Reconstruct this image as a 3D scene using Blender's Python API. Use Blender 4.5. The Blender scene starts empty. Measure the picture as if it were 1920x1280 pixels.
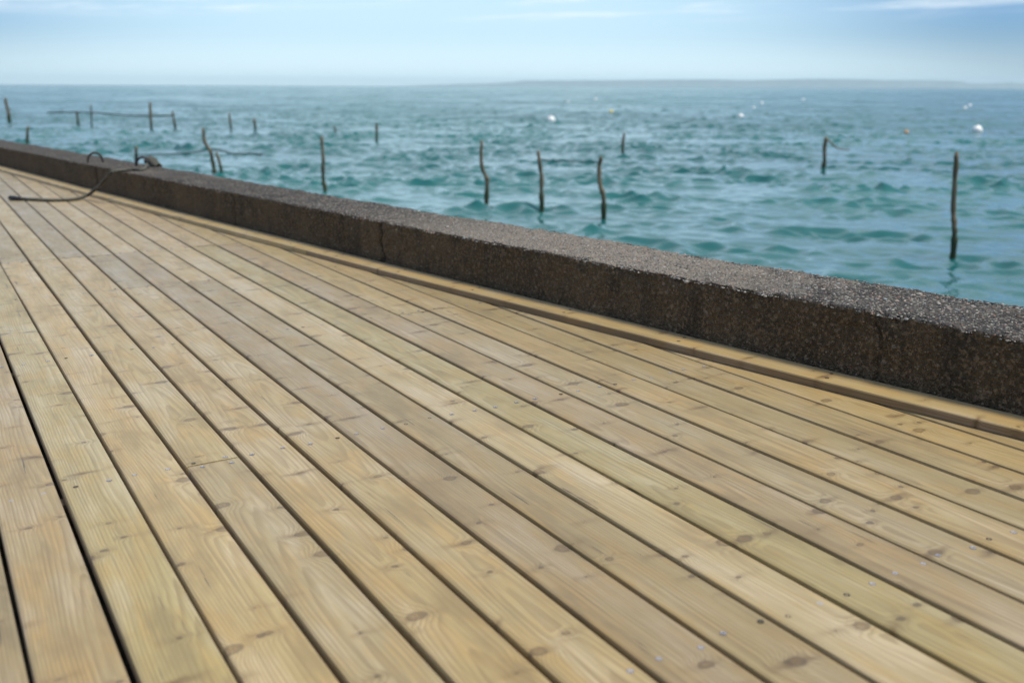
import bpy, bmesh, math, random
import numpy as np
from mathutils import Matrix, Vector

scene = bpy.context.scene
COL = scene.collection
R = math.radians

# ------------------------------------------------------------------ camera
# deck frame: +Y along the planks, +X towards the sea wall, z=0 the plank tops; the deck slopes 0.76 deg to the sea
F_PX, YAW, PITCH, ROLL, CAM_H = 1880.47, 0.533436, 0.254362, -0.008285, 0.9669
up_deck = Vector((0.01314954, -0.00146538, 0.99991247))
T3 = up_deck.rotation_difference(Vector((0, 0, 1))).to_matrix()
T4 = T3.to_4x4()
fwd = Vector((math.sin(YAW)*math.cos(PITCH), math.cos(YAW)*math.cos(PITCH), -math.sin(PITCH)))
rgt = Vector((math.cos(YAW), -math.sin(YAW), 0)); upv = rgt.cross(fwd)
r2 = rgt*math.cos(ROLL) + upv*math.sin(ROLL); u2 = -rgt*math.sin(ROLL) + upv*math.cos(ROLL)
CAM_D = Vector((0, 0, CAM_H))                       # camera in deck frame
CAM_W = T3 @ CAM_D
cd = bpy.data.cameras.new('camera'); cam = bpy.data.objects.new('camera', cd); COL.objects.link(cam)
cm = Matrix((r2, u2, -fwd)).transposed().to_4x4(); cm.translation = CAM_D
cam.matrix_world = T4 @ cm
cd.sensor_width = 36; cd.lens = F_PX*36/1920
cd.clip_start = 0.05; cd.clip_end = 40000
cd.dof.use_dof = True; cd.dof.focus_distance = 3.15; cd.dof.aperture_fstop = 2.6; cd.dof.aperture_blades = 9
scene.camera = cam

# ------------------------------------------------------------------ world, sun, exposure
SUN_EL, SUN_AZ = R(64), R(142)                        # azimuth from +Y towards +X
world = bpy.data.worlds.new('World'); scene.world = world; world.use_nodes = True


class NT:
    """small helper round a node tree"""
    def __init__(self, tree):
        self.t = tree; tree.nodes.clear()
    def n(self, typ, ins=None, **kw):
        nd = self.t.nodes.new(typ)
        for k, v in kw.items(): setattr(nd, k, v)
        if ins:
            for k, v in ins.items(): self.set(nd, k, v)
        return nd
    def set(self, nd, k, v):
        s = nd.inputs[k]
        if isinstance(v, bpy.types.NodeSocket): self.t.links.new(v, s)
        else: s.default_value = v
    def math(self, op, a, b=None, c=None, clamp=False):
        nd = self.n('ShaderNodeMath', operation=op, use_clamp=clamp)
        for i, v in enumerate((a, b, c)):
            if v is not None: self.set(nd, i, v)
        return nd.outputs[0]
    def vmath(self, op, a, b=None, scale=None):
        nd = self.n('ShaderNodeVectorMath', operation=op)
        self.set(nd, 0, a)
        if b is not None: self.set(nd, 1, b)
        if scale is not None: self.set(nd, 'Scale', scale)
        return nd.outputs['Value'] if op in ('LENGTH', 'DOT_PRODUCT', 'DISTANCE') else nd.outputs[0]
    def xyz(self, x, y, z):
        return self.n('ShaderNodeCombineXYZ', {0: x, 1: y, 2: z}).outputs[0]
    def sep(self, v):
        return self.n('ShaderNodeSeparateXYZ', {0: v}).outputs
    def noise(self, v, scale, detail=2.0, rough=0.5, dist=0.0):
        return self.n('ShaderNodeTexNoise', {'Vector': v, 'Scale': scale, 'Detail': detail, 'Roughness': rough, 'Distortion': dist}).outputs[0]
    def remap(self, v, a, b, c=0.0, d=1.0, smooth=True):
        nd = self.n('ShaderNodeMapRange', {0: v, 1: a, 2: b, 3: c, 4: d}, interpolation_type='SMOOTHSTEP' if smooth else 'LINEAR')
        return nd.outputs[0]
    def mix(self, f, a, b, mode='MIX'):
        nd = self.n('ShaderNodeMix', data_type='RGBA', blend_type=mode)
        self.set(nd, 0, f); self.set(nd, 6, a); self.set(nd, 7, b)
        return nd.outputs[2]


def rgb(r, g, b): return (r, g, b, 1.0)


w = NT(world.node_tree)
sky = w.n('ShaderNodeTexSky', sky_type='NISHITA')
sky.sun_disc = False; sky.sun_elevation = SUN_EL; sky.sun_rotation = SUN_AZ
sky.altitude = 0; sky.air_density = 1.0; sky.dust_density = 0.8; sky.ozone_density = 2.0
dirv = w.n('ShaderNodeTexCoord').outputs['Generated']
dx, dy, dz = w.sep(dirv)
# thin wind-drawn cirrus on a layer high above (direction projected on a flat layer)
lay = w.math('DIVIDE', 1.0, w.math('MAXIMUM', w.math('ADD', dz, 0.03), 0.02))
cl = w.xyz(w.math('MULTIPLY', dx, lay), w.math('MULTIPLY', dy, lay), 0.0)
cw = w.xyz(w.math('MULTIPLY', dx, 5.0), w.math('MULTIPLY', dy, 5.0), w.math('MULTIPLY', w.math('SUBTRACT', dz, w.math('MULTIPLY', dx, 0.05)), 75.0))
cw = w.vmath('ADD', cw, (8.1, 4.4, 5.3))
n1 = w.noise(cw, 1.0, 6, 0.62, 0.5)
n2 = w.noise(cw, 0.6, 2, 0.5)
wisps = w.math('MULTIPLY', w.remap(n1, 0.43, 0.64), w.remap(n2, 0.30, 0.46))
wisps = w.math('MULTIPLY', wisps, w.remap(dz, 0.056, 0.068))
# milky veil put into the sky colour at the view centre, imitating lens falloff
GLOW_AZ = R(27)
az = w.math('ADD', w.math('MULTIPLY', dx, math.sin(GLOW_AZ)), w.math('MULTIPLY', dy, math.cos(GLOW_AZ)))
glow = w.math('MULTIPLY', w.remap(az, 0.87, 1.0), w.remap(dz, 0.45, 0.05))
skyb = w.mix(1.0, sky.outputs[0], rgb(0.60, 0.96, 1.55), 'MULTIPLY')
skyc = w.mix(w.math('MULTIPLY', glow, 0.74), skyb, rgb(9.4, 12.7, 14.3))
# pale band of moist air low over the horizon
skyc = w.mix(w.math('MULTIPLY', w.remap(dz, 0.055, 0.0), w.remap(az, 0.80, 0.97, 0.15, 0.65)), skyc, rgb(12.4, 14.6, 15.2))
# bright thin overcast added higher up, unseen, dimmed landward to darken shaded faces
over = w.math('MULTIPLY', w.remap(dz, 0.10, 0.32), w.remap(w.noise(cl, 0.5, 4, 0.6), 0.3, 0.6, 0.45, 0.9))
over = w.math('MULTIPLY', over, w.remap(w.math('ADD', w.math('MULTIPLY', dx, 0.97), w.math('MULTIPLY', dy, 0.22)), -0.7, 0.5, 0.15, 1.0))
skyc = w.mix(over, skyc, rgb(7.2, 9.0, 10.3))
skyc = w.mix(w.math('MULTIPLY', wisps, 0.62), skyc, rgb(11.8, 12.8, 13.4))
bg = w.n('ShaderNodeBackground', {'Color': skyc, 'Strength': 0.06})
w.n('ShaderNodeOutputWorld', {0: bg.outputs[0]})

sl = bpy.data.lights.new('sun', 'SUN'); sl.energy = 2.9; sl.angle = R(12); sl.color = (1.0, 0.93, 0.80)
sun = bpy.data.objects.new('sun', sl); COL.objects.link(sun)
sd = Vector((math.sin(SUN_AZ)*math.cos(SUN_EL), math.cos(SUN_AZ)*math.cos(SUN_EL), math.sin(SUN_EL)))
sun.rotation_euler = sd.to_track_quat('Z', 'Y').to_euler()
sun.location = (3, 6, 8)

scene.view_settings.view_transform = 'Standard'; scene.view_settings.look = 'None'
scene.view_settings.exposure = 0.5; scene.view_settings.gamma = 1.0
scene.render.engine = 'CYCLES'
scene.cycles.use_denoising = True
scene.cycles.max_bounces = 6; scene.cycles.volume_bounces = 1

SEA_Z = -1.45
rng = random.Random(7)
nrg = np.random.default_rng(11)

# ------------------------------------------------------------------ helpers


def ray_w(px, py):
    d = r2*((px-960)/F_PX) - u2*((py-640)/F_PX) + fwd
    return (T3 @ d).normalized()


def at_z(px, py, z):                                  # world point on a level plane
    d = ray_w(px, py); t = (z-CAM_W.z)/d.z
    return CAM_W + d*t


def deck_at(px, py, z=0.0):                           # point in deck frame
    d = r2*((px-960)/F_PX) - u2*((py-640)/F_PX) + fwd
    t = (z-CAM_H)/d.z
    return CAM_D + d*t


def tag(o, label=None, cat=None, group=None, kind=None):
    for k, v in (('label', label), ('category', cat), ('group', group), ('kind', kind)):
        if v: o[k] = v
    return o


def mesh_obj(name, verts, faces, mat, parent=None, smooth=True):
    me = bpy.data.meshes.new(name)
    me.from_pydata([tuple(v) for v in verts], [], faces)
    if mat: me.materials.append(mat)
    if smooth: me.polygons.foreach_set('use_smooth', [True]*len(me.polygons))
    o = bpy.data.objects.new(name, me); COL.objects.link(o)
    if parent: o.parent = parent
    return o


def np_mesh(name, V, Q, mats, parent=None, midx=None, smooth=True):
    """fast mesh from arrays; Q quads (n,4) or list of (n,k) arrays"""
    Qs = Q if isinstance(Q, list) else [Q]
    me = bpy.data.meshes.new(name)
    nl = sum(q.size for q in Qs); nf = sum(len(q) for q in Qs)
    me.vertices.add(len(V)); me.vertices.foreach_set('co', np.asarray(V, np.float32).ravel())
    me.loops.add(nl); me.loops.foreach_set('vertex_index', np.concatenate([q.ravel() for q in Qs]).astype(np.int32))
    tot = np.concatenate([np.full(len(q), q.shape[1], np.int32) for q in Qs])
    st = np.concatenate([[0], np.cumsum(tot)[:-1]]).astype(np.int32)
    me.polygons.add(nf); me.polygons.foreach_set('loop_start', st); me.polygons.foreach_set('loop_total', tot)
    for m in mats: me.materials.append(m)
    if midx is not None: me.polygons.foreach_set('material_index', np.asarray(midx, np.int32))
    me.polygons.foreach_set('use_smooth', np.full(nf, smooth))
    me.update(calc_edges=True); me.validate()
    o = bpy.data.objects.new(name, me); COL.objects.link(o)
    if parent: o.parent = parent
    return o


def grid_quads(nr, nc):
    i = np.arange(nr-1)[:, None]*nc + np.arange(nc-1)[None, :]
    return np.stack([i, i+1, i+nc+1, i+nc], -1).reshape(-1, 4)


def vnoise(P, scale, seed=0):
    """smooth 3-D value noise, P (n,3) -> [-1,1]"""
    p = np.asarray(P)*scale; i = np.floor(p).astype(np.int64); f = p-i; f = f*f*(3-2*f)
    def h(a):
        n = (a[:, 0]*73856093) ^ (a[:, 1]*19349663) ^ (a[:, 2]*83492791) ^ (seed*2654435761)
        n = (n ^ (n >> 13))*1274126177 & 0xffffffff
        n = (n ^ (n >> 16)) & 0xffff
        return n/32767.5-1
    out = 0
    for a in (0, 1):
        for b in (0, 1):
            for c in (0, 1):
                wgt = (f[:, 0] if a else 1-f[:, 0])*(f[:, 1] if b else 1-f[:, 1])*(f[:, 2] if c else 1-f[:, 2])
                out = out + wgt*h(i+np.array([a, b, c]))
    return out


def fbm(P, scale, seed=0, oct=3):
    return sum(vnoise(P, scale*2**k, seed+k)*0.5**k for k in range(oct))


def tube(points, radii, seg=8, cap=True):
    """swept tube -> verts, faces"""
    P = [Vector(p) for p in points]; V = []; Fc = []
    ref = Vector((0.3, 1, 0.1)).normalized()
    for k, p in enumerate(P):
        d = (P[min(k+1, len(P)-1)] - P[max(k-1, 0)]).normalized()
        a = d.cross(ref)
        if a.length < 1e-3: a = d.cross(Vector((1, 0, 0)))
        a.normalize(); b = d.cross(a)
        for j in range(seg):
            t = 2*math.pi*j/seg
            V.append(p + (a*math.cos(t)+b*math.sin(t))*radii[k])
    for k in range(len(P)-1):
        for j in range(seg):
            Fc.append((k*seg+j, k*seg+(j+1) % seg, (k+1)*seg+(j+1) % seg, (k+1)*seg+j))
    if cap:
        Fc.append(tuple(range(seg-1, -1, -1))); Fc.append(tuple((len(P)-1)*seg+j for j in range(seg)))
    return V, Fc


def spline(pts, n):
    """Catmull-Rom through pts"""
    pts = [Vector(p) for p in pts]; q = [pts[0]*2-pts[1]] + pts + [pts[-1]*2-pts[-2]]; out = []
    m = len(pts)-1
    for s in range(n+1):
        t = s/n*m; i = min(int(t), m-1); t -= i
        a, b, c, d = q[i:i+4]
        out.append(0.5*((2*b) + (c-a)*t + (2*a-5*b+4*c-d)*t*t + (-a+3*b-3*c+d)*t**3))
    return out


def material(name):
    m = bpy.data.materials.new(name); m.use_nodes = True
    return m, NT(m.node_tree)


def finish(nt, bsdf):
    nt.n('ShaderNodeOutputMaterial', {0: bsdf.outputs[0]})


# ------------------------------------------------------------------ materials


def wood_material(name, tint, sat=1.05):
    """planed, pressure-treated pine: growth rings cut by the plank face, knots that bend the grain, weathered patches"""
    m, t = material(name)
    oc = t.n('ShaderNodeTexCoord').outputs['Object']
    rnd = t.n('ShaderNodeObjectInfo').outputs['Random']
    off = t.xyz(t.math('MULTIPLY', rnd, 37.0), t.math('MULTIPLY', rnd, 91.0), t.math('MULTIPLY', rnd, 13.0))
    P = t.vmath('ADD', oc, off)
    ox, oy, oz = t.sep(oc)
    x, y, z = t.sep(P)

    def knots(su, sv, seed, rmin, rmax):
        # one candidate knot per cell of su x sv metres
        uv = t.xyz(t.math('ADD', t.math('DIVIDE', x, su), seed), t.math('DIVIDE', y, sv), 0.0)
        vo = t.n('ShaderNodeTexVoronoi', {'Vector': uv, 'Scale': 1.0, 'Randomness': 0.95}, voronoi_dimensions='2D')
        px, py, _ = t.sep(vo.outputs['Position'])
        cr, cg, cb = t.n('ShaderNodeSeparateColor', {0: vo.outputs['Color']}).outputs
        u, v, _z = t.sep(uv)
        ddx = t.math('MULTIPLY', t.math('SUBTRACT', u, px), su)
        ddy = t.math('MULTIPLY', t.math('SUBTRACT', v, py), sv)
        wob = t.math('MULTIPLY', t.math('SUBTRACT', t.noise(P, 55.0, 3), 0.5), 0.016)
        d = t.math('ADD', t.math('SQRT', t.math('ADD', t.math('POWER', t.math('MULTIPLY', ddx, 0.8), 2.0), t.math('POWER', ddy, 2.0))), wob)
        rad = t.remap(cr, 0.25, 1.0, rmin, rmax, False)
        q = t.math('DIVIDE', d, rad)
        core = t.remap(q, 1.05, 0.75)
        ring = t.math('MULTIPLY', t.remap(q, 1.35, 1.0), t.remap(q, 0.55, 0.95))
        swirl = t.math('EXPONENT', t.math('MULTIPLY', t.math('POWER', t.math('DIVIDE', d, t.math('MULTIPLY', rad, 2.3)), 2.0), -1.0))
        # smear of dark, wild grain across the plank beside the knot
        wy = t.math('ADD', ddy, t.math('MULTIPLY', t.math('SUBTRACT', t.noise(P, 22.0, 3), 0.5), 0.045))
        sm = t.math('EXPONENT', t.math('MULTIPLY', t.math('ADD', t.math('POWER', t.math('DIVIDE', ddx, 0.045), 2.0),
                                                         t.math('POWER', t.math('DIVIDE', wy, 0.011), 2.0)), -1.0))
        return core, ring, swirl, sm, cb, q

    c1, g1, s1, m1, b1, q1 = knots(0.12, 0.46, 3.3, 0.004, 0.015)
    c2, g2, s2, m2, b2, q2 = knots(0.075, 0.55, 7.7, 0.003, 0.009)
    swirl = t.math('ADD', s1, t.math('MULTIPLY', s2, 0.6))
    # growth rings round a pith that wanders below the plank
    yl = t.xyz(0.0, t.math('MULTIPLY', y, 0.9), 3.0)
    wand = t.math('SUBTRACT', t.noise(yl, 1.0, 2), 0.5)
    pith = t.math('ADD', t.math('MULTIPLY', t.math('SUBTRACT', rnd, 0.5), 0.16), t.math('MULTIPLY', wand, 0.05))
    depth = t.math('ADD', 0.03, t.math('MULTIPLY', t.noise(t.xyz(5.0, t.math('MULTIPLY', y, 0.6), 0.0), 1.0, 1), 0.09))
    rx = t.math('SUBTRACT', ox, pith)
    r = t.math('SQRT', t.math('ADD', t.math('POWER', rx, 2.0), t.math('POWER', t.math('SUBTRACT', depth, oz), 2.0)))
    st = t.xyz(t.math('MULTIPLY', x, 26.0), t.math('MULTIPLY', y, 2.2), t.math('MULTIPLY', z, 26.0))
    r = t.math('ADD', r, t.math('MULTIPLY', t.math('SUBTRACT', t.noise(st, 1.0, 3), 0.5), 0.009))
    r = t.math('ADD', r, t.math('MULTIPLY', swirl, 0.016))
    ph = t.math('FRACT', t.math('DIVIDE', r, 0.0062))
    late = t.math('MULTIPLY', t.remap(ph, 0.25, 0.86), t.remap(ph, 1.0, 0.90))
    # fibres
    fb = t.xyz(t.math('MULTIPLY', x, 420.0), t.math('MULTIPLY', y, 7.0), t.math('MULTIPLY', z, 420.0))
    fib = t.noise(fb, 1.0, 2)
    fb2 = t.xyz(t.math('MULTIPLY', x, 70.0), t.math('MULTIPLY', y, 1.6), 0.0)
    fib2 = t.noise(fb2, 1.0, 3)
    # weather patches, long along the grain
    pa = t.noise(t.xyz(t.math('MULTIPLY', x, 9.0), t.math('MULTIPLY', y, 2.2), 0.0), 1.0, 4, 0.6)
    pb = t.noise(t.xyz(t.math('MULTIPLY', x, 16.0), t.math('MULTIPLY', y, 5.0), 4.0), 1.0, 3)
    base = rgb(*tint)
    warm = rgb(tint[0]*1.06, tint[1]*0.95, tint[2]*0.80)
    pale = rgb(min(1, tint[0]*1.14+0.02), min(1, tint[1]*1.16+0.02), min(1, tint[2]*1.36+0.02))
    drk = rgb(tint[0]*0.60, tint[1]*0.58, tint[2]*0.56)
    c = t.mix(t.remap(pb, 0.40, 0.66), base, warm)
    c = t.mix(t.math('MULTIPLY', t.remap(pa, 0.48, 0.66), 0.95), c, pale)
    c = t.mix(t.math('MULTIPLY', t.remap(pa, 0.48, 0.32), 0.75), c, drk)
    c = t.mix(t.math('MULTIPLY', late, t.remap(fib2, 0.3, 0.7, 0.32, 0.80)), c, rgb(tint[0]*0.62, tint[1]*0.54, tint[2]*0.45))
    c = t.mix(t.remap(fib, 0.35, 0.72, 0.0, 0.55), c, drk)
    c = t.mix(t.remap(fib2, 0.54, 0.74, 0.0, 0.50), c, drk)
    kd = rgb(tint[0]*0.40, tint[1]*0.31, tint[2]*0.22)
    kr = rgb(tint[0]*0.26, tint[1]*0.21, tint[2]*0.17)
    c = t.mix(t.math('MULTIPLY', m1, t.remap(b1, 0.1, 0.9, 0.25, 0.90)), c, kd)
    c = t.mix(t.math('MULTIPLY', m2, 0.35), c, kd)
    kring = t.remap(t.math('SINE', t.math('MULTIPLY', q1, 14.0)), -1.0, 1.0, 0.35, 0.75)
    c = t.mix(t.math('MULTIPLY', c1, kring), c, kd)
    c = t.mix(t.math('MULTIPLY', g1, 0.65), c, kr)
    c = t.mix(t.math('MULTIPLY', c2, 0.75), c, kr)
    # drying checks
    ck = t.noise(t.xyz(t.math('MULTIPLY', x, 95.0), t.math('MULTIPLY', y, 3.0), 9.0), 1.0, 2, 0.5)
    ckm = t.math('MULTIPLY', t.remap(ck, 0.695, 0.715), t.remap(pa, 0.5, 0.4))
    c = t.mix(t.math('MULTIPLY', ckm, 0.8), c, rgb(0.06, 0.045, 0.03))
    hs = t.n('ShaderNodeHueSaturation', {'Hue': 0.5, 'Saturation': sat, 'Value': t.remap(rnd, 0, 1, 0.64, 0.98, False), 'Fac': 1.0, 'Color': c})
    hgt = t.math('ADD', t.math('MULTIPLY', late, 0.25), t.math('MULTIPLY', fib, 0.35))
    hgt = t.math('ADD', hgt, t.math('MULTIPLY', t.math('ADD', c1, c2), 0.5))
    hgt = t.math('ADD', hgt, t.math('MULTIPLY', t.noise(t.xyz(t.math('MULTIPLY', x, 14.0), t.math('MULTIPLY', y, 14.0), 1.0), 1.0, 3), 2.2))
    hgt = t.math('SUBTRACT', hgt, t.math('ADD', t.math('MULTIPLY', ckm, 2.0), t.math('MULTIPLY', m1, 1.2)))
    bp = t.n('ShaderNodeBump', {'Strength': 0.45, 'Distance': 0.0012, 'Height': hgt})
    b = t.n('ShaderNodeBsdfPrincipled', {'Base Color': hs.outputs[0], 'Roughness': t.remap(pa, 0.3, 0.7, 0.50, 0.36),
                                         'Specular IOR Level': 0.60, 'Sheen Weight': 0.15, 'Sheen Roughness': 0.45, 'Normal': bp.outputs[0]})
    finish(t, b)
    return m


TINTS = {
    'tan':    (0.422, 0.318, 0.149),
    'honey':  (0.438, 0.324, 0.146),
    'green':  (0.410, 0.324, 0.140),
    'olive':  (0.376, 0.295, 0.131),
    'grey':   (0.412, 0.320, 0.164),
    'pink':   (0.427, 0.318, 0.158),
    'brown':  (0.350, 0.261, 0.126),
    'yellow': (0.453, 0.346, 0.158),
}
WOOD = {k: wood_material('pine_'+k, v) for k, v in TINTS.items()}


def simple(name, col, rough=0.6, metal=0.0, nscale=None, namp=0.3, bump=0.0):
    m, t = material(name)
    oc = t.n('ShaderNodeTexCoord').outputs['Object']
    b = t.n('ShaderNodeBsdfPrincipled', {'Base Color': rgb(*col), 'Roughness': rough, 'Metallic': metal})
    if nscale:
        nz = t.noise(oc, nscale, 4, 0.6)
        c = t.mix(t.remap(nz, 0.3, 0.7), rgb(*[v*(1-namp) for v in col]), rgb(*[min(1, v*(1+namp)) for v in col]))
        t.set(b, 'Base Color', c)
        if bump:
            t.set(b, 'Normal', t.n('ShaderNodeBump', {'Strength': 0.6, 'Distance': bump, 'Height': nz}).outputs[0])
    finish(t, b)
    return m


M_dark_edge = wood_material('dark_pine_edge', (0.24, 0.165, 0.085))  # darker brown pine for the near edge board's deck-side face
M_screw = simple('zinc_screw', (0.40, 0.41, 0.50), 0.45, 0.5)
M_recess = simple('screw_recess', (0.03, 0.028, 0.03), 0.7)
M_old = simple('dark_screw', (0.06, 0.05, 0.045), 0.6, 0.6)
M_joist = simple('joist_timber', (0.12, 0.09, 0.055), 0.8, 0, 9.0, 0.3)
M_soil = simple('dark_soil', (0.05, 0.045, 0.035), 0.95, 0, 6.0, 0.4, 0.01)
M_iron = simple('rusty_iron', (0.045, 0.035, 0.03), 0.75, 0.3, 60.0, 0.5, 0.002)

# concrete: dark weathered face, exposed pebbles on top


def concrete_material():
    m, t = material('old_concrete')
    oc = t.n('ShaderNodeTexCoord').outputs['Object']
    x, y, z = t.sep(oc)
    big = t.noise(oc, 1.6, 4, 0.6)
    mid = t.noise(oc, 9.0, 4, 0.6)
    fine = t.noise(oc, 70.0, 3, 0.6)
    v1 = t.n('ShaderNodeTexVoronoi', {'Vector': oc, 'Scale': 95.0, 'Randomness': 1.0})
    v2 = t.n('ShaderNodeTexVoronoi', {'Vector': t.vmath('MULTIPLY', oc, (1, 1, 1.3)), 'Scale': 42.0, 'Randomness': 1.0})
    r1 = t.n('ShaderNodeSeparateColor', {0: v1.outputs['Color']}).outputs
    r2_ = t.n('ShaderNodeSeparateColor', {0: v2.outputs['Color']}).outputs
    # face
    face = t.mix(t.remap(big, 0.35, 0.65), rgb(0.072, 0.051, 0.027), rgb(0.116, 0.082, 0.045))
    face = t.mix(t.remap(mid, 0.50, 0.66, 0, 0.45), face, rgb(0.024, 0.021, 0.014))
    face = t.mix(t.remap(fine, 0.48, 0.66, 0, 0.8), face, rgb(0.20, 0.14, 0.08))
    sp = t.math('MULTIPLY', t.remap(v1.outputs['Distance'], 0.50, 0.30), t.math('GREATER_THAN', r1[0], 0.84))
    face = t.mix(t.math('MULTIPLY', sp, t.remap(r1[1], 0, 1, 0.2, 0.8)), face, t.mix(r1[2], rgb(0.30, 0.23, 0.15), rgb(0.20, 0.14, 0.09)))
    sp2 = t.math('MULTIPLY', t.remap(v2.outputs['Distance'], 0.45, 0.30), t.math('GREATER_THAN', r2_[0], 0.86))
    face = t.mix(t.math('MULTIPLY', sp2, 0.6), face, t.mix(r2_[1], rgb(0.28, 0.23, 0.16), rgb(0.16, 0.10, 0.06)))
    # vertical weather streaks
    stk = t.noise(t.xyz(t.math('MULTIPLY', x, 6.0), t.math('MULTIPLY', y, 6.0), t.math('MULTIPLY', z, 0.7)), 1.0, 3)
    face = t.mix(t.remap(stk, 0.55, 0.75, 0, 0.5), face, rgb(0.025, 0.024, 0.018))
    # top
    top = t.mix(t.remap(mid, 0.35, 0.65), rgb(0.036, 0.033, 0.031), rgb(0.070, 0.062, 0.055))
    worn = t.math('MULTIPLY', t.remap(t.math('ADD', y, t.math('MULTIPLY', t.math('SUBTRACT', mid, 0.5), 1.6)), 2.2, 3.0), t.remap(y, 5.6, 4.0))
    pal = t.math('MAXIMUM', t.math('MULTIPLY', t.remap(big, 0.56, 0.70), 0.5), t.math('MULTIPLY', worn, 0.9))
    top = t.mix(pal, top, rgb(0.21, 0.180, 0.150))
    pm = t.math('MULTIPLY', t.remap(v1.outputs['Distance'], 0.58, 0.40), t.math('GREATER_THAN', r1[0], 0.60))
    pc = t.mix(r1[1], rgb(0.12, 0.105, 0.09), rgb(0.36, 0.33, 0.28))
    pc = t.mix(t.math('GREATER_THAN', r1[2], 0.9), pc, rgb(0.30, 0.17, 0.12))
    top = t.mix(t.math('MULTIPLY', pm, 0.9), top, pc)
    gn = t.sep(t.n('ShaderNodeNewGeometry').outputs['Normal'])[2]
    topm = t.math('MULTIPLY', t.remap(t.math('ADD', z, t.math('MULTIPLY', t.math('SUBTRACT', mid, 0.5), 0.03)), 0.222, 0.240), t.remap(gn, 0.25, 0.6))
    c = t.mix(topm, face, top)
    crk = t.n('ShaderNodeAttribute', attribute_name='crack').outputs['Fac']
    c = t.mix(t.math('MULTIPLY', crk, 0.85), c, rgb(0.012, 0.010, 0.007))
    h = t.math('ADD', t.math('MULTIPLY', t.remap(v1.outputs['Distance'], 0.6, 0.2), 0.6), t.math('ADD', fine, t.math('MULTIPLY', mid, 0.8)))
    bp = t.n('ShaderNodeBump', {'Strength': 1.0, 'Distance': 0.011, 'Height': h})
    b = t.n('ShaderNodeBsdfPrincipled', {'Base Color': c, 'Roughness': 0.9, 'Specular IOR Level': 0.25, 'Normal': bp.outputs[0]})
    finish(t, b)
    return m


M_conc = concrete_material()


def pebble_material():
    m, t = material('set_pebbles')
    col = t.n('ShaderNodeAttribute', attribute_name='pebble_tone').outputs['Color']
    b = t.n('ShaderNodeBsdfPrincipled', {'Base Color': col, 'Roughness': 0.75, 'Specular IOR Level': 0.3})
    finish(t, b)
    return m


M_peb = pebble_material()

# ------------------------------------------------------------------ deck
foot = np.array([(0.876, 13.02), (1.232, 10.49), (1.442, 8.98), (1.586, 7.59), (1.70, 6.83), (1.902, 5.55), (2.131, 3.89),
                 (2.227, 3.42), (2.264, 3.24), (2.335, 2.59), (2.426, 2.151), (2.521, 1.516)])
kf = np.polyfit(foot[:, 1], foot[:, 0], 3, w=1/np.sqrt(foot[:, 1]))
YA, YB = 0.6, 13.0


def foot_x(y):
    """x of the edge board's deck-side foot"""
    dk = np.polyder(kf)
    if y < YA: return float(np.polyval(kf, YA) + (y-YA)*np.polyval(dk, YA))
    if y > YB: return float(np.polyval(kf, YB) + (y-YB)*(-0.14))
    return float(np.polyval(kf, y))


def foot_pn(y):
    """foot point and the unit normal towards the sea"""
    e = 0.01
    t = Vector((foot_x(y+e)-foot_x(y-e), 2*e, 0)).normalized()
    return Vector((foot_x(y), y, 0)), Vector((t.y, -t.x, 0)), t


def y_at_foot(x):
    lo, hi = -6.0, 60.0                                # foot_x falls as y grows
    for _ in range(50):
        mid = (lo+hi)/2
        if foot_x(mid) > x: lo = mid
        else: hi = mid
    return lo


deck = bpy.data.objects.new('wooden_deck', None); COL.objects.link(deck)
deck.matrix_world = T4
tag(deck, 'pale pine boardwalk deck of long screwed planks running up to the concrete sea wall', 'deck')

PITCH_X, C0 = 0.150, 0.0578
PW = 0.1395
ROWS = [-0.15, 1.19, 2.545, 3.86, 5.10, 6.22, 7.5, 8.8, 10.1, 11.6, 13.0, 14.4]
JOINT = 6.22


def plank_mesh(x0, y0, y1l, y1r, seed, thick=0.028):
    """rounded plank; far end cut from y1l (left edge) to y1r (right edge); verts local to (centre x, y0)"""
    rr = random.Random(seed)
    hw = PW/2; e = 0.0055
    prof = [(-hw, -thick), (-hw, -e*1.4), (-hw+e*0.35, -e*0.4), (-hw+e*1.3, 0.0), (-hw*0.45, 0.0), (0, 0.0), (hw*0.45, 0.0), (hw-e*1.3, 0.0),
            (hw-e*0.35, -e*0.4), (hw, -e*1.4), (hw, -thick)]
    L = max(y1l, y1r)-y0; n = max(2, int(L/0.18))
    a1, p1, a2, p2 = rr.uniform(0, .0011), rr.uniform(0, 6), rr.uniform(0, .0008), rr.uniform(0, 6)
    cup = rr.uniform(-.0006, .0006)
    V = []; Fc = []
    for k in range(n+1):
        s = k/n
        for (px, pz) in prof:
            yend = y1l + (y1r-y1l)*(px+hw)/(2*hw)
            yy = s*(yend-y0)
            bx = a1*math.sin(yy*1.3+p1)+a2*math.sin(yy*3.1+p2)
            zz = pz + a2*math.sin(yy*2.0+p1) + (cup*(1-(px/hw)**2) if pz == 0 else 0)
            V.append((px+bx, yy, zz))
    m = len(prof)
    for k in range(n):
        for j in range(m-1):
            Fc.append((k*m+j, k*m+j+1, (k+1)*m+j+1, (k+1)*m+j))
        Fc.append((k*m+m-1, k*m, (k+1)*m, (k+1)*m+m-1))
    Fc.append(tuple(range(m))); Fc.append(tuple(n*m+j for j in range(m-1, -1, -1)))
    return V, Fc


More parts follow.
